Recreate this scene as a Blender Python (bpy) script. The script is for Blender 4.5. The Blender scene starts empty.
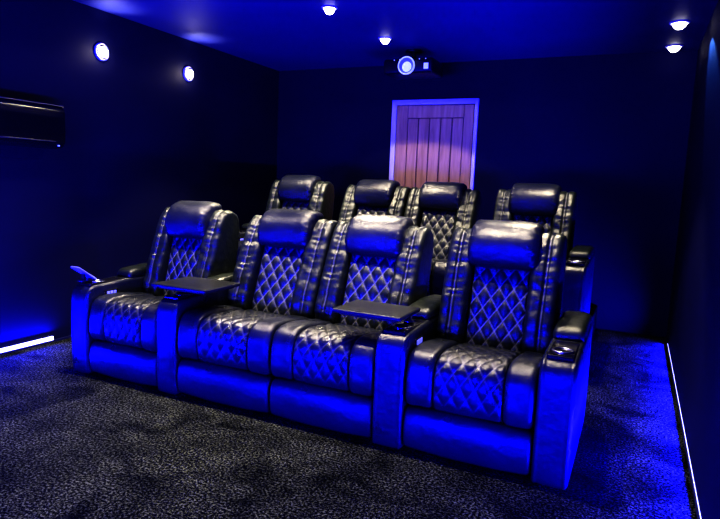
import bpy, bmesh, math, random
from mathutils import Vector, Matrix, noise
random.seed(4)
S = bpy.context.scene
C = S.collection
PI = math.pi

# ------------------------------------------------------------------ dimensions
ARM, SEAT = 0.16, 0.62
XL, XR, YB, YF, H = -0.685, 3.634, 3.45, -5.4, 2.575
PLAT_Z, ROW_D, ROW_SHIFT = 0.23, 1.60, -0.11
PLAT_X, PLAT_Y = 3.02, 1.25

# ------------------------------------------------------------------ materials
def new_mat(name):
    m = bpy.data.materials.new(name); m.use_nodes = True
    nt = m.node_tree; b = nt.nodes['Principled BSDF']
    return m, nt, b

def plain(name, col, rough=0.5, metal=0.0, emit=None, strength=0.0, spec=0.5, bump=0.0, bscale=60):
    m, nt, b = new_mat(name)
    b.inputs['Base Color'].default_value = (*col, 1)
    b.inputs['Roughness'].default_value = rough
    b.inputs['Metallic'].default_value = metal
    b.inputs['Specular IOR Level'].default_value = spec
    if emit:
        b.inputs['Emission Color'].default_value = (*emit, 1)
        b.inputs['Emission Strength'].default_value = strength
    n = nt.nodes.new('ShaderNodeTexNoise'); n.inputs['Scale'].default_value = bscale; n.inputs['Detail'].default_value = 4
    tc = nt.nodes.new('ShaderNodeTexCoord'); nt.links.new(tc.outputs['Object'], n.inputs['Vector'])
    if bump:
        bp = nt.nodes.new('ShaderNodeBump'); bp.inputs['Strength'].default_value = bump; bp.inputs['Distance'].default_value = 0.004
        nt.links.new(n.outputs['Fac'], bp.inputs['Height']); nt.links.new(bp.outputs['Normal'], b.inputs['Normal'])
    else:
        mr = nt.nodes.new('ShaderNodeMapRange')
        mr.inputs['To Min'].default_value = max(0.02, rough-0.05); mr.inputs['To Max'].default_value = min(1, rough+0.05)
        nt.links.new(n.outputs['Fac'], mr.inputs['Value']); nt.links.new(mr.outputs['Result'], b.inputs['Roughness'])
    return m

def leather_mat(name, col, rough, seam_highlight):
    m, nt, b = new_mat(name)
    L = nt.links.new
    tc = nt.nodes.new('ShaderNodeTexCoord')
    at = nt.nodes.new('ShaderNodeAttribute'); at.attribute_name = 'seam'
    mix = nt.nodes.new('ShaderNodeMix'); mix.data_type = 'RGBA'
    mix.inputs[6].default_value = (*col, 1); mix.inputs[7].default_value = (*seam_highlight, 1)  # lighter colour along the seams paints in their edge highlights
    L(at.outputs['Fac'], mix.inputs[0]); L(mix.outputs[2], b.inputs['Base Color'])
    mp = nt.nodes.new('ShaderNodeMapping'); mp.inputs['Location'].default_value = (3.71, 1.93, 5.37); L(tc.outputs['Object'], mp.inputs['Vector'])
    n1 = nt.nodes.new('ShaderNodeTexNoise'); n1.inputs['Scale'].default_value = 22; n1.inputs['Detail'].default_value = 5
    n2 = nt.nodes.new('ShaderNodeTexVoronoi'); n2.inputs['Scale'].default_value = 420
    n3 = nt.nodes.new('ShaderNodeTexNoise'); n3.inputs['Scale'].default_value = 7; n3.inputs['Detail'].default_value = 3
    for n in (n1, n2, n3): L(mp.outputs['Vector'], n.inputs['Vector'])
    b1 = nt.nodes.new('ShaderNodeBump'); b1.inputs['Strength'].default_value = 0.35; b1.inputs['Distance'].default_value = 0.012
    b2 = nt.nodes.new('ShaderNodeBump'); b2.inputs['Strength'].default_value = 0.25; b2.inputs['Distance'].default_value = 0.002
    L(n1.outputs['Fac'], b1.inputs['Height']); L(n2.outputs['Distance'], b2.inputs['Height'])
    L(b1.outputs['Normal'], b2.inputs['Normal']); L(b2.outputs['Normal'], b.inputs['Normal'])
    mr = nt.nodes.new('ShaderNodeMapRange'); mr.inputs['From Min'].default_value = 0.3; mr.inputs['From Max'].default_value = 0.7
    mr.inputs['To Min'].default_value = rough-0.08; mr.inputs['To Max'].default_value = rough+0.08
    L(n3.outputs['Fac'], mr.inputs['Value']); L(mr.outputs['Result'], b.inputs['Roughness'])
    b.inputs['Specular IOR Level'].default_value = 0.6
    return m

def wall_mat(name, col, rough=0.7, spec=0.25):
    m, nt, b = new_mat(name)
    L = nt.links.new
    tc = nt.nodes.new('ShaderNodeTexCoord')
    n = nt.nodes.new('ShaderNodeTexNoise'); n.inputs['Scale'].default_value = 1.7; n.inputs['Detail'].default_value = 3
    L(tc.outputs['Object'], n.inputs['Vector'])
    r = nt.nodes.new('ShaderNodeValToRGB')
    r.color_ramp.elements[0].color = (*[c*0.8 for c in col], 1); r.color_ramp.elements[1].color = (*[c*1.15 for c in col], 1)
    L(n.outputs['Fac'], r.inputs['Fac']); L(r.outputs['Color'], b.inputs['Base Color'])
    n2 = nt.nodes.new('ShaderNodeTexNoise'); n2.inputs['Scale'].default_value = 260; n2.inputs['Detail'].default_value = 2
    L(tc.outputs['Object'], n2.inputs['Vector'])
    bp = nt.nodes.new('ShaderNodeBump'); bp.inputs['Strength'].default_value = 0.12; bp.inputs['Distance'].default_value = 0.002
    L(n2.outputs['Fac'], bp.inputs['Height']); L(bp.outputs['Normal'], b.inputs['Normal'])
    b.inputs['Roughness'].default_value = rough; b.inputs['Specular IOR Level'].default_value = spec
    return m

def carpet_mat(name, dark, light):
    m, nt, b = new_mat(name)
    L = nt.links.new
    tc = nt.nodes.new('ShaderNodeTexCoord')
    f = nt.nodes.new('ShaderNodeTexNoise'); f.inputs['Scale'].default_value = 88; f.inputs['Detail'].default_value = 6; f.inputs['Roughness'].default_value = 0.75
    g = nt.nodes.new('ShaderNodeTexNoise'); g.inputs['Scale'].default_value = 3.2; g.inputs['Detail'].default_value = 5; g.inputs['Distortion'].default_value = 1.2
    for n in (f, g): L(tc.outputs['Object'], n.inputs['Vector'])
    r1 = nt.nodes.new('ShaderNodeValToRGB')
    r1.color_ramp.elements[0].position = 0.49; r1.color_ramp.elements[0].color = (*dark, 1)
    r1.color_ramp.elements[1].position = 0.62; r1.color_ramp.elements[1].color = (*light, 1)
    L(f.outputs['Fac'], r1.inputs['Fac'])
    r2 = nt.nodes.new('ShaderNodeValToRGB')
    r2.color_ramp.elements[0].position = 0.34; r2.color_ramp.elements[0].color = (0.22, 0.23, 0.24, 1)
    r2.color_ramp.elements[1].position = 0.66; r2.color_ramp.elements[1].color = (1, 1, 1, 1)
    L(g.outputs['Fac'], r2.inputs['Fac'])
    mx = nt.nodes.new('ShaderNodeMix'); mx.data_type = 'RGBA'; mx.blend_type = 'MULTIPLY'; mx.inputs[0].default_value = 1
    L(r1.outputs['Color'], mx.inputs[6]); L(r2.outputs['Color'], mx.inputs[7]); L(mx.outputs[2], b.inputs['Base Color'])
    bp = nt.nodes.new('ShaderNodeBump'); bp.inputs['Strength'].default_value = 1.0; bp.inputs['Distance'].default_value = 0.02
    L(f.outputs['Fac'], bp.inputs['Height']); L(bp.outputs['Normal'], b.inputs['Normal'])
    b.inputs['Roughness'].default_value = 1.0; b.inputs['Specular IOR Level'].default_value = 0.05
    return m

def wood_mat(name, c1, c2):
    m, nt, b = new_mat(name)
    L = nt.links.new
    tc = nt.nodes.new('ShaderNodeTexCoord'); mp = nt.nodes.new('ShaderNodeMapping')
    mp.inputs['Scale'].default_value = (9, 9, 0.9)
    n = nt.nodes.new('ShaderNodeTexNoise'); n.inputs['Scale'].default_value = 3; n.inputs['Detail'].default_value = 6; n.inputs['Distortion'].default_value = 0.6
    L(tc.outputs['Object'], mp.inputs['Vector']); L(mp.outputs['Vector'], n.inputs['Vector'])
    r = nt.nodes.new('ShaderNodeValToRGB')
    r.color_ramp.elements[0].position = 0.3; r.color_ramp.elements[0].color = (*c1, 1)
    r.color_ramp.elements[1].position = 0.7; r.color_ramp.elements[1].color = (*c2, 1)
    L(n.outputs['Fac'], r.inputs['Fac']); L(r.outputs['Color'], b.inputs['Base Color'])
    b.inputs['Roughness'].default_value = 0.5
    return m

M = {
    'leather': leather_mat('black_leather_low_blue', (0.013, 0.018, 0.014), 0.36, (0.17, 0.17, 0.15)),  # same leather, blue lowered so backs and wings look less blue-lit
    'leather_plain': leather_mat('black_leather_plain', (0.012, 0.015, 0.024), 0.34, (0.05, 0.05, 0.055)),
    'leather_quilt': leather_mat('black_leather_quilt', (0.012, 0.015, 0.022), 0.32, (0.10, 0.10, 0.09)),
    'black': plain('black_plastic', (0.012, 0.012, 0.014), 0.35),
    'gloss': plain('black_gloss', (0.010, 0.010, 0.012), 0.18),
    'tray': plain('tray_laminate', (0.018, 0.02, 0.022), 0.3),
    'chrome': plain('brushed_chrome', (0.7, 0.7, 0.72), 0.22, 1.0),
    'wall': wall_mat('navy_wall_paint', (0.004, 0.005, 0.030)),
    'ceiling': wall_mat('blue_ceiling_paint', (0.022, 0.026, 0.15), 0.6, 0.2),
    'skirt': plain('navy_skirting', (0.010, 0.012, 0.05), 0.5),
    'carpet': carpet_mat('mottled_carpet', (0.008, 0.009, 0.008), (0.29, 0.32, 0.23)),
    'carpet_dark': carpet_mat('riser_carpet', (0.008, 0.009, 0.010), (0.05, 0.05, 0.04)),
    'oak': wood_mat('oak_door', (0.42, 0.23, 0.10), (0.62, 0.37, 0.18)),
    'oak_dark': wood_mat('oak_groove', (0.10, 0.05, 0.025), (0.16, 0.08, 0.04)),
    'frame': plain('pale_door_frame', (0.75, 0.68, 0.62), 0.5),
    'led': plain('led_white_blue', (0.8, 0.8, 1), 0.4, emit=(0.30, 0.30, 1.0), strength=2.4),
    'lamp': plain('warm_lamp_glass', (1, 1, 1), 0.3, emit=(1.0, 0.93, 0.84), strength=9),
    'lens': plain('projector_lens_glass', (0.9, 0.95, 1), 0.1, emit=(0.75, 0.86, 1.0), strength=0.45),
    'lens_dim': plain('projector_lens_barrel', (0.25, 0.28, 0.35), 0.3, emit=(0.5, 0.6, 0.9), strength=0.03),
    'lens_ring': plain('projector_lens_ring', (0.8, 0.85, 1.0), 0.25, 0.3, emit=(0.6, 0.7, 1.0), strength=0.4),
    'button': plain('blue_button_light', (0.2, 0.2, 0.8), 0.4, emit=(0.16, 0.16, 0.9), strength=0.8),
    'phone': plain('pale_blue_case', (0.30, 0.32, 0.75), 0.35),
    'white_ring': plain('white_metal_ring', (0.7, 0.7, 0.7), 0.4),
}

# ------------------------------------------------------------------ helpers
def tag(o, label=None, cat=None, group=None, kind=None):
    if label: o['label'] = label
    if cat: o['category'] = cat
    if group: o['group'] = group
    if kind: o['kind'] = kind
    return o

def thing(name, label, cat, loc=(0, 0, 0), group=None):
    o = bpy.data.objects.new(name, None); C.objects.link(o)
    o.empty_display_size = 0.1; o.location = loc
    return tag(o, label, cat, group)

def link(name, me, m, parent=None, smooth=True):
    if m: me.materials.append(m)
    if smooth:
        for p in me.polygons: p.use_smooth = True
    o = bpy.data.objects.new(name, me); C.objects.link(o)
    if parent: o.parent = parent
    return o

def bm_obj(name, bm, m, parent=None, smooth=False):
    bmesh.ops.recalc_face_normals(bm, faces=bm.faces)
    me = bpy.data.meshes.new(name); bm.to_mesh(me); bm.free()
    return link(name, me, m, parent, smooth)

def add_box(bm, x0, x1, y0, y1, z0, z1, bev=0.0, seg=2):
    r = bmesh.ops.create_cube(bm, size=1.0)
    for v in r['verts']:
        v.co = Vector(((x0+x1)/2 + v.co.x*(x1-x0), (y0+y1)/2 + v.co.y*(y1-y0), (z0+z1)/2 + v.co.z*(z1-z0)))
    if bev:
        es = set(e for v in r['verts'] for e in v.link_edges)
        bmesh.ops.bevel(bm, geom=list(es), offset=bev, segments=seg, affect='EDGES', profile=0.5)

def box(name, x0, x1, y0, y1, z0, z1, m, parent=None, bev=0.0, kind=None):
    bm = bmesh.new(); add_box(bm, x0, x1, y0, y1, z0, z1, bev)
    o = bm_obj(name, bm, m, parent)
    if kind: o['kind'] = kind
    return o

def lathe(bm, prof, mat=Matrix(), n=28):
    """prof: list of (r, z) revolved round local z, then moved by mat."""
    rings = []
    for r, z in prof:
        if r < 1e-6: rings.append([bm.verts.new(mat @ Vector((0, 0, z)))])
        else: rings.append([bm.verts.new(mat @ Vector((r*math.cos(2*PI*k/n), r*math.sin(2*PI*k/n), z))) for k in range(n)])
    for a, b in zip(rings, rings[1:]):
        for k in range(n):
            k2 = (k+1) % n
            if len(a) == 1 and len(b) == 1: continue
            if len(a) == 1: bm.faces.new((a[0], b[k], b[k2]))
            elif len(b) == 1: bm.faces.new((a[k], b[0], a[k2]))
            else: bm.faces.new((a[k], b[k], b[k2], a[k2]))

def lathe_obj(name, prof, m, parent=None, mat=Matrix(), n=28):
    bm = bmesh.new(); lathe(bm, prof, mat, n)
    return bm_obj(name, bm, m, parent, True)

def chaikin(pts, it=2):
    for _ in range(it):
        q = []
        for i in range(len(pts)):
            a, b = pts[i], pts[(i+1) % len(pts)]
            q.append((a[0]*.75+b[0]*.25, a[1]*.75+b[1]*.25)); q.append((a[0]*.25+b[0]*.75, a[1]*.25+b[1]*.75))
        pts = q
    return pts

def resample(pts, step):
    n = len(pts); seg = [math.dist(pts[i], pts[(i+1) % n]) for i in range(n)]
    tot = sum(seg); N = max(16, int(tot/step)); out = []; i = 0; acc = 0.0
    for k in range(N):
        t = tot*k/N
        while acc + seg[i] < t: acc += seg[i]; i += 1
        u = (t-acc)/seg[i] if seg[i] else 0
        a, b = pts[i], pts[(i+1) % n]
        out.append((a[0]+(b[0]-a[0])*u, a[1]+(b[1]-a[1])*u))
    return out, tot/N

def sweep(name, prof, x0, x1, m, parent=None, er=0.02, step=0.012, xstep=0.012, disp=None, it=2, remap=None):
    """Sweep a closed (y,z) outline along x with rounded ends.
    disp(x, s, y, z, ny, nz) -> (offset along the normal, seam amount)."""
    pts, ds = resample(chaikin(prof, it), step)
    N = len(pts)
    area = sum(pts[i][0]*pts[(i+1) % N][1]-pts[(i+1) % N][0]*pts[i][1] for i in range(N))
    sg = 1 if area > 0 else -1
    nor = []
    for i in range(N):
        a, b = pts[i-1], pts[(i+1) % N]
        d = Vector((b[0]-a[0], b[1]-a[1])); d.normalize()
        nor.append((d.y*sg, -d.x*sg))
    xs = [x0 + er*(1-math.cos(PI/2*k/5)) for k in range(5)]
    n = max(1, int(round((x1-x0-2*er)/xstep)))
    xs += [x0+er+(x1-x0-2*er)*k/n for k in range(n+1)]
    xs += [x1 - er*(1-math.cos(PI/2*k/5)) for k in range(4, -1, -1)]
    V = []; seam = []
    for x in xs:
        e = min(x-x0, x1-x); ins = 0
        if e < er: ins = er*(1-math.sqrt(max(0, 1-(1-e/er)**2)))
        for i, (p, q) in enumerate(zip(pts, nor)):
            h, sm = (0, 0) if disp is None else disp(x, i*ds, p[0], p[1], q[0], q[1])
            k = h-ins
            V.append((x, p[0]+q[0]*k, p[1]+q[1]*k)); seam.append(sm)
    F = []
    for a in range(len(xs)-1):
        for i in range(N):
            j = (i+1) % N
            F.append((a*N+i, a*N+j, (a+1)*N+j, (a+1)*N+i))
    F.append(tuple(range(N-1, -1, -1))); F.append(tuple(range((len(xs)-1)*N, len(xs)*N)))
    if remap: V = [remap(Vector(v)) for v in V]
    me = bpy.data.meshes.new(name); me.from_pydata(V, [], F)
    bm = bmesh.new(); bm.from_mesh(me); bmesh.ops.recalc_face_normals(bm, faces=bm.faces); bm.to_mesh(me); bm.free()
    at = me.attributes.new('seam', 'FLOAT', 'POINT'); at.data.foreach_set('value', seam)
    return link(name, me, m, parent)

def dup(root, loc, label=None):
    r = root.copy(); C.objects.link(r); r.location = loc
    if label: r['label'] = label
    def rec(src, dst):
        for ch in list(src.children):
            c = ch.copy(); C.objects.link(c); c.parent = dst; rec(ch, c)
    rec(root, r)
    return r

def ns(x, y, z): return noise.noise(Vector((x, y, z)))

# ------------------------------------------------------------------ recliner
def smoothstep(a, b, v):
    t = max(0, min(1, (v-a)/(b-a))); return t*t*(3-2*t)

def quilt(W, Hh, amp, mask):
    def f(x, s, y, z, ny, nz):
        k = mask(x, y, z, ny, nz)
        wr = 0.0025*ns(x*9, y*9+3, z*9)
        if k <= 0: return wr, 0
        a = x/W + s/Hh; b = x/W - s/Hh
        da = abs(math.sin(PI*a)); db = abs(math.sin(PI*b))
        pil = (da*db)**0.45
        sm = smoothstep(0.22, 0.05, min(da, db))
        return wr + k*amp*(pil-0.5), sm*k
    return f

def gathers(amp, freq, cx=None, groove=0.0, seed=0, side=1):
    """horizontal gathers; an optional sewn groove along the middle at x=cx"""
    def f(x, s, y, z, ny, nz):
        h = amp*ns(x*7+seed, s*freq, seed*1.7) + amp*0.6*ns(x*16+seed, s*freq*2.1, 5+seed)
        sm = 0
        if cx is not None:
            d = abs(x-cx); g = math.exp(-(d/0.008)**2)
            h -= groove*g
            h += amp*0.9*math.exp(-(d/0.03)**2)*ns(1, s*60, seed)
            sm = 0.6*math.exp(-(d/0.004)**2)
        return h, sm
    return f

def make_armrest(x0, parent, inner):
    """inner=+1: the seat is on the +x side of this arm."""
    x1 = x0+ARM; xc = (x0+x1)/2
    prof = [(0.02, 0.0), (0.0, 0.02), (-0.006, 0.2), (-0.006, 0.44), (0.0, 0.535), (0.045, 0.578), (0.12, 0.582), (0.30, 0.590),
            (0.60, 0.60), (0.84, 0.60), (0.89, 0.56), (0.90, 0.3), (0.88, 0.02), (0.84, 0.0)]
    def dp(x, s, y, z, ny, nz):
        h = 0.003*ns(x*8, y*5, z*5+x0)
        e = min(x-x0, x1-x)
        sm = 0
        if ny < -0.5 or (nz > 0.4 and y < 0.38):      # a piped seam just inside both edges of the front
            g = math.exp(-((e-0.026)/0.005)**2); h -= 0.004*g; h += 0.003*math.exp(-((e-0.014)/0.007)**2)
        return h, sm
    a = sweep('armrest', prof, x0, x1, M['leather_plain'], parent, er=0.022, step=0.014, xstep=0.01, disp=dp)
    pad = [(0.37, 0.575), (0.355, 0.60), (0.37, 0.642), (0.42, 0.652), (0.55, 0.662), (0.82, 0.655), (0.87, 0.63), (0.87, 0.585), (0.6, 0.57)]
    sweep('armrest_pad', pad, x0+0.004, x1-0.004, M['leather'], a, er=0.03, step=0.012, xstep=0.012, disp=gathers(0.004, 9, seed=x0*7+2))
    # black fascia plate with cup holder
    box('cup_holder_plate', x0+0.022, x1-0.022, 0.045, 0.335, 0.572, 0.592, M['gloss'], a, bev=0.006)
    T = Matrix.Translation((xc, 0.145, 0.588))
    cup = lathe_obj('cup_holder', [(0.048, 0.0), (0.050, 0.006), (0.046, 0.010), (0.040, 0.010), (0.037, 0.006), (0.036, 0.0045)], M['chrome'], a, T)
    lathe_obj('cup_well', [(0.037, 0.0042), (0.020, 0.0044), (0.0, 0.0046)], M['gloss'], cup, T)
    # control panel with lit buttons on the inner cheek
    xi = x1 if inner > 0 else x0
    cp = box('control_panel', xi-0.004, xi+0.004, 0.13, 0.25, 0.498, 0.540, M['gloss'], a, bev=0.003)
    for k in range(3):
        y = 0.155+k*0.027
        box('button', xi+(0.003 if inner > 0 else -0.007), xi+(0.007 if inner > 0 else -0.003), y, y+0.021, 0.507, 0.531, M['button'], cp, bev=0.0015)
    return a

def make_recliner(arms):
    r = thing('recliner', 'x', 'recliner')
    LW, LP = M['leather'], M['leather_plain']
    iw, sw = 0.165, SEAT/2-0.004
    # low base under the cushion
    box('base', -SEAT/2+0.02, SEAT/2-0.02, 0.12, 0.72, 0.0, 0.27, M['black'], r, bev=0.01)
    # footrest flap
    foot = [(0.035, 0.025), (0.010, 0.035), (-0.002, 0.12), (0.006, 0.19), (0.028, 0.226), (0.07, 0.228), (0.11, 0.21), (0.11, 0.03)]
    def fd(x, s, y, z, ny, nz):
        t = x/sw
        h = 0.012*(1-t*t) + 0.003*ns(x*6, z*6, 2)
        if z > 0.19: h += 0.003*ns(x*30, z*12, 4)
        return h, 0
    sweep('footrest', foot, -sw, sw, LP, r, er=0.02, step=0.012, xstep=0.012, disp=fd)
    # seat: quilted middle, plain bolsters
    seat = [(0.07, 0.235), (0.025, 0.24), (0.004, 0.28), (0.000, 0.37), (0.012, 0.45), (0.06, 0.500), (0.15, 0.512), (0.32, 0.492), (0.50, 0.462),
            (0.60, 0.44), (0.62, 0.36), (0.5, 0.25)]
    def smask(x, y, z, ny, nz):
        if not (ny < -0.3 or nz > 0.3): return 0
        return smoothstep(iw, iw-0.012, abs(x)) * smoothstep(0.56, 0.50, y) * smoothstep(0.26, 0.30, z)
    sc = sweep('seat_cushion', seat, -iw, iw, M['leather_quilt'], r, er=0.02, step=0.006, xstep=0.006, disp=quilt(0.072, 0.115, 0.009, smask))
    bol = [(0.07, 0.235), (0.022, 0.24), (-0.002, 0.28), (-0.006, 0.37), (0.008, 0.46), (0.06, 0.513), (0.15, 0.523), (0.32, 0.505), (0.50, 0.475),
           (0.60, 0.45), (0.62, 0.36), (0.5, 0.25)]
    for sgn in (-1, 1):
        a, b = sorted((sgn*iw, sgn*sw))
        sweep('seat_bolster', bol, a, b, LP, sc, er=0.03, step=0.012, xstep=0.012, disp=gathers(0.005, 7, seed=sgn*3))
    # back: quilted middle, wing bolsters with a sewn middle seam, pillow headrest
    bw = 0.155
    back = [(0.50, 0.40), (0.500, 0.48), (0.535, 0.62), (0.575, 0.78), (0.62, 0.93), (0.665, 1.05), (0.71, 1.085), (0.78, 1.07), (0.83, 0.97),
            (0.80, 0.75), (0.74, 0.50), (0.70, 0.33), (0.58, 0.32)]
    def bmask(x, y, z, ny, nz):
        if ny > -0.3: return 0
        return smoothstep(bw, bw-0.012, abs(x)) * smoothstep(0.42, 0.47, z) * smoothstep(0.94, 0.90, z)
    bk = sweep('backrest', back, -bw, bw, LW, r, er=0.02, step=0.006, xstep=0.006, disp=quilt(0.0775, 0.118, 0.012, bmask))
    wing = [(0.47, 0.44), (0.440, 0.50), (0.460, 0.60), (0.515, 0.76), (0.565, 0.90), (0.605, 1.00), (0.650, 1.062), (0.70, 1.080), (0.78, 1.065), (0.835, 0.98),
            (0.805, 0.75), (0.745, 0.50), (0.70, 0.33), (0.56, 0.36)]
    for sgn in (-1, 1):
        a, b = sorted((sgn*bw, sgn*(SEAT/2-0.004)))
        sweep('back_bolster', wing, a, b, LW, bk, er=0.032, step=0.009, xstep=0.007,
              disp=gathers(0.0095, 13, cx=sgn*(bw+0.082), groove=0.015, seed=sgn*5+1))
    hd = [(0.64, 0.872), (0.590, 0.870), (0.550, 0.895), (0.538, 0.955), (0.540, 1.020), (0.572, 1.078), (0.63, 1.120), (0.71, 1.135), (0.77, 1.125), (0.79, 1.07), (0.76, 0.98), (0.70, 0.90)]
    def hdisp(x, s, y, z, ny, nz):
        t = abs(x)/0.185
        h = -0.012*t**4 + 0.003*ns(x*7, s*7, 9)
        k = smoothstep(0.7, 0.95, t)
        h += k*0.009*ns(x*8, s*38, 3)
        return h, 0
    sweep('headrest', hd, -0.187, 0.187, LP, r, er=0.032, step=0.009, xstep=0.008, disp=hdisp)
    for side in arms:
        if side < 0: make_armrest(-SEAT/2-ARM, r, +1)
        else: make_armrest(SEAT/2, r, -1)
    return r

# x centres of the four seats of a row
CX = [ARM+SEAT/2, 2*ARM+1.5*SEAT, 2*ARM+2.5*SEAT, 3*ARM+3.5*SEAT]
end = make_recliner((-1, 1)); mid = make_recliner(())
G = 'leather recliners in two rows'
front_labels = [
    'front row black quilted recliner nearest the left wall, phone on its armrest',
    'front row black quilted loveseat seat without armrests, just right of the first tray table',
    'front row black quilted loveseat seat with a tray table swung across its right side',
    'front row black quilted recliner with its own two armrests, nearest the right aisle and camera']
back_labels = [
    'raised back row black recliner nearest the left wall, leftmost of its row',
    'raised back row black recliner just left of the wooden door',
    'raised back row black recliner directly in front of the wooden door',
    'raised back row black recliner nearest the right wall, right of the wooden door']
used = set()
for row, (dx, dy, dz, labs) in enumerate(((0, 0, 0, front_labels), (ROW_SHIFT, ROW_D, PLAT_Z, back_labels))):
    for i, cx in enumerate(CX):
        src = end if i in (0, 3) else mid
        if src.name not in used:
            src.location = (cx+dx, dy, dz); src['label'] = labs[i]; used.add(src.name); o = src
        else:
            o = dup(src, (cx+dx, dy, dz), labs[i])
            o.scale = (1, 1, 1)
        if row == 0 and i == 0: o.location.x -= 0.0; o.scale.x = 0.935
        if row == 0 and i == 1: o.location.x -= 0.016; o.scale.x = 1.05
        if row == 0 and i == 1:                       # this one is leant a little further back
            Q = Matrix.Translation((0, 0.55, 0.42)) @ Matrix.Rotation(math.radians(-5.5), 4, 'X') @ Matrix.Translation((0, -0.55, -0.42))
            for ch in o.children:
                if ch.name.split('.')[0] in ('backrest', 'headrest'): ch.matrix_local = Q
        o['group'] = 'front row recliners' if row == 0 else 'back row recliners'

# ------------------------------------------------------------------ tray tables, phone
def make_tray(label, ax, x0, x1, y0, y1, z=0.66):
    """a swivelling tray whose post stands in the arm at (ax, 0.28)"""
    t = thing('tray_table', label, 'tray table', (ax, 0.255, 0.5965), 'swivel tray tables')
    bm = bmesh.new()
    add_box(bm, x0-ax, x1-ax, y0-0.255, y1-0.255, z-0.5965-0.022, z-0.5965, 0.008, 3)
    bm_obj('tabletop', bm, M['tray'], t)
    bm = bmesh.new(); add_box(bm, x0-ax+0.03, x1-ax-0.03, y0-0.225, y1-0.285, z-0.5965-0.034, z-0.5965-0.020, 0.004)
    bm_obj('support_plate', bm, M['black'], t)
    lathe_obj('post', [(0.0, -0.004), (0.026, -0.004), (0.026, 0.010), (0.013, 0.014), (0.013, z-0.5965-0.03), (0.0, z-0.5965-0.03)], M['chrome'], t,
              Matrix.Translation((0, -0.005, 0)), 20)
    return t
make_tray('black tray table over the armrest between the leftmost front recliner and the loveseat', ARM*1.5+SEAT-0.027, 0.69, 1.10, 0.03, 0.37)
make_tray('black tray table over the front of the third front seat, with a bright edge', ARM*2.5+3*SEAT, 1.91, 2.29, 0.045, 0.345)

ph = thing('phone', 'pale blue phone propped up at a tilt on the leftmost front armrest', 'phone', (0.08, 0.13, 0.6035))
Tm = Matrix.Rotation(math.radians(-34), 4, 'X')
bm = bmesh.new(); add_box(bm, -0.037, 0.037, -0.165, 0.0, 0.0, 0.011, 0.004, 2); bm.transform(Tm); bm_obj('case', bm, M['phone'], ph)
bm = bmesh.new(); add_box(bm, -0.033, 0.033, -0.160, -0.005, 0.0105, 0.0125); bm.transform(Tm); bm_obj('screen', bm, M['gloss'], ph)
bm = bmesh.new(); add_box(bm, -0.03, 0.03, -0.09, 0.005, -0.004, 0.006, 0.002); add_box(bm, -0.012, 0.012, -0.075, -0.060, 0.0, 0.045)
bm_obj('stand', bm, M['black'], ph)

# ------------------------------------------------------------------ room shell
box('floor', XL-0.1, XR+0.1, YF, YB+0.1, -0.1, 0.0, M['carpet'], kind='structure')
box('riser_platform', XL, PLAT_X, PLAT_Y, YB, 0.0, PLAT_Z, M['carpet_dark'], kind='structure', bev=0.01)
box('ceiling', XL-0.1, XR+0.1, YF, YB+0.1, H, H+0.1, M['ceiling'], kind='structure')
box('wall_left', XL-0.1, XL, YF, YB+0.1, 0.0, H, M['wall'], kind='structure')
box('wall_right', XR, XR+0.1, YF, YB+0.1, 0.0, H, M['wall'], kind='structure')
box('wall_back', XL, XR, YB, YB+0.1, 0.0, H, M['wall'], kind='structure')
box('baseboard_left', XL, XL+0.015, YF, YB, 0.0, 0.015, M['skirt'], kind='structure')
box('baseboard_right', XR-0.012, XR, YF, YB, 0.0, 0.012, M['skirt'], kind='structure')

# LED strips along the skirting
def strip(label, x0, x1, y0, y1, z0, z1):
    t = thing('light_strip', label, 'light strip', ((x0+x1)/2, (y0+y1)/2, z0), None)
    bm = bmesh.new(); add_box(bm, (x0-x1)/2, (x1-x0)/2, (y0-y1)/2, (y1-y0)/2, 0, z1-z0, 0.002); bm_obj('diffuser', bm, M['led'], t)
    return t
strip('glowing white light strip low along the left wall', XL+0.002, XL+0.016, -4.5, 0.40, 0.0155, 0.046)
strip('thin glowing light strip along the foot of the right wall', XR-0.004, XR-0.001, -4.5, 3.15, 0.0125, 0.016)

# ------------------------------------------------------------------ door
DX0, DX1, DZ0, DZ1 = 0.79, 1.735, PLAT_Z, 2.205
d = bpy.data.objects.new('door_1', None); C.objects.link(d); d.location = (DX0, YB, DZ0); d['kind'] = 'structure'
w, h = DX1-DX0, DZ1-DZ0
bm = bmesh.new()
fw = 0.055
add_box(bm, 0, fw, -0.03, 0, 0, h, 0.004); add_box(bm, w-fw*0.7, w, -0.03, 0, 0, h, 0.004); add_box(bm, fw, w-fw*0.7, -0.03, 0, h-fw, h, 0.004)
bm_obj('door_frame', bm, M['frame'], d)
x0, x1, zt = fw+0.006, w-fw*0.7-0.006, h-fw-0.006
leaf = box('door_leaf', x0, x1, -0.012, 0, 0, zt, M['oak_dark'], d)
st = 0.125
bm = bmesh.new(); add_box(bm, x0, x0+st, -0.026, -0.01, 0, zt, 0.003); bm_obj('stile', bm, M['oak'], leaf)
bm = bmesh.new(); add_box(bm, x1-st*0.8, x1, -0.026, -0.01, 0, zt, 0.003); bm_obj('stile', bm, M['oak'], leaf)
bm = bmesh.new(); add_box(bm, x0+st+0.003, x1-st*0.8-0.003, -0.026, -0.01, zt-0.13, zt, 0.003); bm_obj('rail', bm, M['oak'], leaf)
px0, px1 = x0+st, x1-st*0.8
bm = bmesh.new()
for k in range(5):
    a = px0+(px1-px0)*k/5; b = px0+(px1-px0)*(k+1)/5
    add_box(bm, a+0.006, b-0.006, -0.021, -0.011, 0.1, zt-0.136, 0.004)
bm_obj('planks', bm, M['oak'], leaf)

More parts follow.
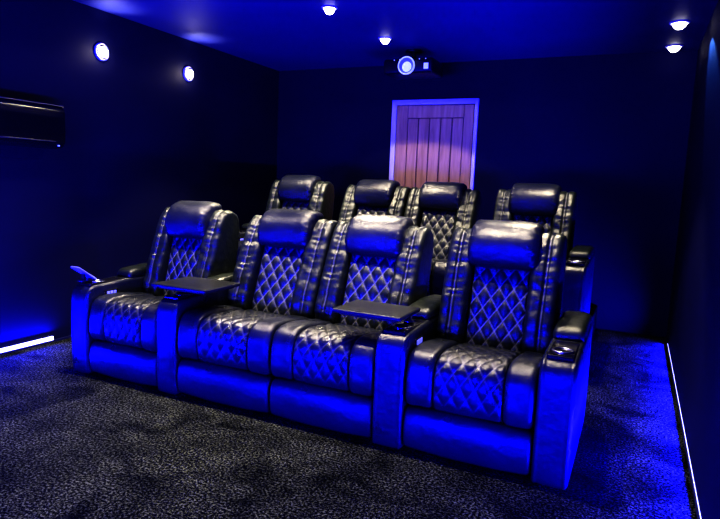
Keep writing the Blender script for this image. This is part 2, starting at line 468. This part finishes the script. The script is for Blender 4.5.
# ------------------------------------------------------------------ lights as fixtures
def downlight(x, y, label, rad=0.042):
    t = thing('downlight', label, 'ceiling light', (x, y, H), 'recessed ceiling downlights')
    lathe_obj('trim_ring', [(rad*0.95, -0.002), (rad*1.02, -0.010), (rad*1.35, -0.007), (rad*1.45, 0.0)], M['white_ring'], t)
    lathe_obj('lamp', [(0.0, -0.050), (rad*0.5, -0.044), (rad*0.88, -0.024), (rad*0.95, -0.003)], M['lamp'], t)
    return t
downlight(1.10, 1.39, 'small round ceiling downlight at the top edge, left of the projector')
downlight(1.14, 2.35, 'small round ceiling downlight just above and left of the projector')
downlight(3.44, 2.50, 'round ceiling downlight near the right wall, the one closer to the camera', 0.05)
downlight(3.44, 3.27, 'round ceiling downlight near the right wall, close to the back wall', 0.05)

def wall_light(y, z, label):
    t = thing('wall_light', label, 'wall light', (XL, y, z), 'round lights high on the left wall')
    R = Matrix.Rotation(PI/2, 4, 'Y')
    lathe_obj('mount_ring', [(0.0, 0.0), (0.07, 0.0), (0.07, 0.012), (0.052, 0.018)], M['white_ring'], t, R)
    lathe_obj('lamp', [(0.040, 0.014), (0.038, 0.030), (0.025, 0.042), (0.0, 0.047)], M['lamp'], t, R)
    return t
wall_light(0.90, 2.255, 'round glowing light high on the left wall, the one nearer the camera')
wall_light(1.90, 2.265, 'round glowing light high on the left wall, nearer the back wall')

def lamp(kind, name, loc, col, power, target=None, **kw):
    l = bpy.data.lights.new(name, kind); l.color = col; l.energy = power
    for k, v in kw.items(): setattr(l, k, v)
    o = bpy.data.objects.new(name, l); C.objects.link(o); o.location = loc
    if target is not None:
        o.rotation_euler = (Vector(target)-Vector(loc)).to_track_quat('-Z', 'Y').to_euler()
    return o

WARM = (1.0, 0.87, 0.62)
def spot(x, y, power, ang=100, blend=0.35, col=WARM, z=H-0.02):
    lamp('SPOT', 'overhead_beam', (x, y, z), col, power, (x, y, 0), spot_size=math.radians(ang), spot_blend=blend, shadow_soft_size=0.05)
spot(1.10, 1.55, 160, 90); spot(1.14, 2.35, 120, 112, 0.12); spot(1.10, 1.39, 80, 165, 0.1)
spot(0.3, 1.55, 160, 80); spot(2.65, 1.55, 160, 80)  # added spots to brighten the back row, no fixtures above them
spot(3.44, 2.50, 3, 80, 0.5); spot(3.44, 3.27, 2, 80, 0.5)
lamp('SPOT', 'wall_patch_spot', (3.44, 2.50, 2.53), (0.10, 0.30, 1.0), 60, (3.74, 1.78, 1.93), spot_size=math.radians(37), spot_blend=0.3, shadow_soft_size=0.02)  # added bluish spot, aimed to shape a soft patch on the right wall
for x in (0.25, 1.25, 2.35): spot(x, 0.14, 185, 80, 0.6)
for x, e in ((0.45, 38), (1.2, 58), (1.9, 52)): spot(x, -1.2, e, 60, 1.0)
for y, z in ((0.90, 2.255), (1.90, 2.265)):
    lamp('POINT', 'wall_light_glow', (XL+0.07, y, z), WARM, 2.2, shadow_soft_size=0.03)
    lamp('SPOT', 'wall_light_uplight', (XL+0.10, y, z+0.07), (1.0, 0.95, 0.9), 9, (XL+0.16, y, H), spot_size=math.radians(95), spot_blend=1.0, shadow_soft_size=0.02)

# blue: the lit screen end of the room, low, and the colour of the skirting strips
BLUE = (0.004, 0.003, 1.0)
l = lamp('AREA', 'screen_light', (1.5, -4.9, 0.40), BLUE, 235, (1.5, 0.5, 0.50), shape='RECTANGLE', size=3.0, size_y=0.6)
l.data.spread = math.radians(100)
lamp('AREA', 'strip_glow', (XL+0.03, -2.05, 0.05), BLUE, 230, (XL+0.40, -2.05, 0.40), shape='RECTANGLE', size=4.9, size_y=0.004)
lamp('AREA', 'strip_glow', (XR-0.007, -0.65, 0.022), BLUE, 450, (XR-0.507, -0.65, 0.20), shape='RECTANGLE', size=7.6, size_y=0.004, spread=math.radians(125))
lamp('AREA', 'ceiling_fill', (1.5, -2.2, 2.2), BLUE, 30, (1.5, -0.6, 2.9), shape='RECTANGLE', size=3.5, size_y=0.1)  # added unseen fill that brightens the ceiling in blue

# ------------------------------------------------------------------ projector
pr = thing('projector', 'black ceiling projector with glowing round lens above the door', 'projector', (1.22, 2.70, H))
bm = bmesh.new(); add_box(bm, -0.24, 0.25, 0.0, 0.34, -0.235, -0.10, 0.022, 3); bm_obj('body', bm, M['black'], pr, True)
lathe_obj('ceiling_mount', [(0.0, 0.0), (0.08, 0.0), (0.08, -0.015), (0.022, -0.02), (0.022, -0.085), (0.10, -0.09), (0.10, -0.102), (0.0, -0.102)], M['black'], pr, Matrix.Translation((0, 0.17, 0)))
R = Matrix.Translation((0.0, 0.0, -0.170)) @ Matrix.Rotation(PI/2, 4, 'X')
lathe_obj('lens_ring', [(0.066, -0.01), (0.080, 0.0), (0.084, 0.022), (0.077, 0.030), (0.070, 0.022)], M['lens_ring'], pr, R)
lathe_obj('lens_barrel', [(0.072, 0.020), (0.050, 0.006), (0.0, 0.004)], M['lens_dim'], pr, R)
lathe_obj('lens', [(0.046, 0.012), (0.03, 0.024), (0.0, 0.030)], M['lens'], pr, Matrix.Translation((0.003, 0, -0.010)) @ R)
bm = bmesh.new(); add_box(bm, 0.165, 0.21, -0.004, 0.004, -0.205, -0.15, 0.002); bm_obj('sensor_window', bm, M['lens_ring'], pr)
bm = bmesh.new()
for k in range(6): add_box(bm, 0.12, 0.225, -0.003, 0.003, -0.128-k*0.0001-0.0, -0.125, 0)
bm_obj('vent', bm, M['gloss'], pr)
for x in (-0.13, -0.075, 0.12, 0.18):
    lathe_obj('indicator', [(0.006, 0.0), (0.005, 0.004), (0.0, 0.005)], M['lens_ring'], pr, Matrix.Translation((x, 0.002, -0.112)) @ Matrix.Rotation(PI/2, 4, 'X'), 10)

# ------------------------------------------------------------------ wall unit on the left wall
ac = thing('air_conditioner', 'black glossy wall mounted air conditioner on the left wall', 'air conditioner', (XL, 0, 1.46))
prof = [(0.0, 0.0), (0.13, 0.0), (0.175, 0.03), (0.185, 0.10), (0.185, 0.26), (0.17, 0.30), (0.12, 0.305), (0.0, 0.305)]
box('mounting_plate', -0.002, 0.02, -0.40, 0.36, 0.04, 0.26, M['black'], ac)
def to_y(v): return Vector((v.y, v.x, v.z))
sweep('body', prof, -0.47, 0.42, M['gloss'], ac, er=0.015, step=0.012, xstep=0.05, it=1, remap=to_y)
bm = bmesh.new(); add_box(bm, 0.155, 0.192, -0.44, 0.33, 0.045, 0.052, 0.002); bm_obj('louvre', bm, M['chrome'], ac)
bm = bmesh.new(); add_box(bm, 0.150, 0.176, -0.46, 0.41, 0.297, 0.3065, 0.003); bm_obj('top_edge_highlight', bm, M['chrome'], ac)  # added chrome bar standing in for the highlight on the rounded top edge
bm = bmesh.new(); add_box(bm, 0.165, 0.180, 0.36, 0.368, 0.018, 0.026, 0.001); bm_obj('indicator', bm, M['lens_ring'], ac)

# ------------------------------------------------------------------ world, camera, colour
wd = bpy.data.worlds.new('room_dark'); S.world = wd; wd.use_nodes = True
wd.node_tree.nodes['Background'].inputs['Color'].default_value = (0.0005, 0.0006, 0.004, 1)
wd.node_tree.nodes['Background'].inputs['Strength'].default_value = 0.5
cam = bpy.data.cameras.new('camera'); co = bpy.data.objects.new('camera', cam); C.objects.link(co)
F, YAW, PIT, ROL = 587.183, 0.437, 0.129, 0.041
cam.sensor_fit = 'HORIZONTAL'; cam.sensor_width = 36.0; cam.lens = 36.0*F/720.0
cy, sy, cp, sp = math.cos(YAW), math.sin(YAW), math.cos(PIT), math.sin(PIT)
fw_ = Vector((-sy*cp, cy*cp, -sp)); rt = Vector((cy, sy, 0)); up = rt.cross(fw_)
cr, sr = math.cos(ROL), math.sin(ROL)
r2 = cr*rt+sr*up; u2 = cr*up-sr*rt
mw = Matrix((r2, u2, -fw_)).transposed().to_4x4(); mw.translation = Vector((3.287, -2.582, 1.303))
co.matrix_world = mw
S.camera = co
S.view_settings.view_transform = 'Standard'
S.view_settings.look = 'Very High Contrast'
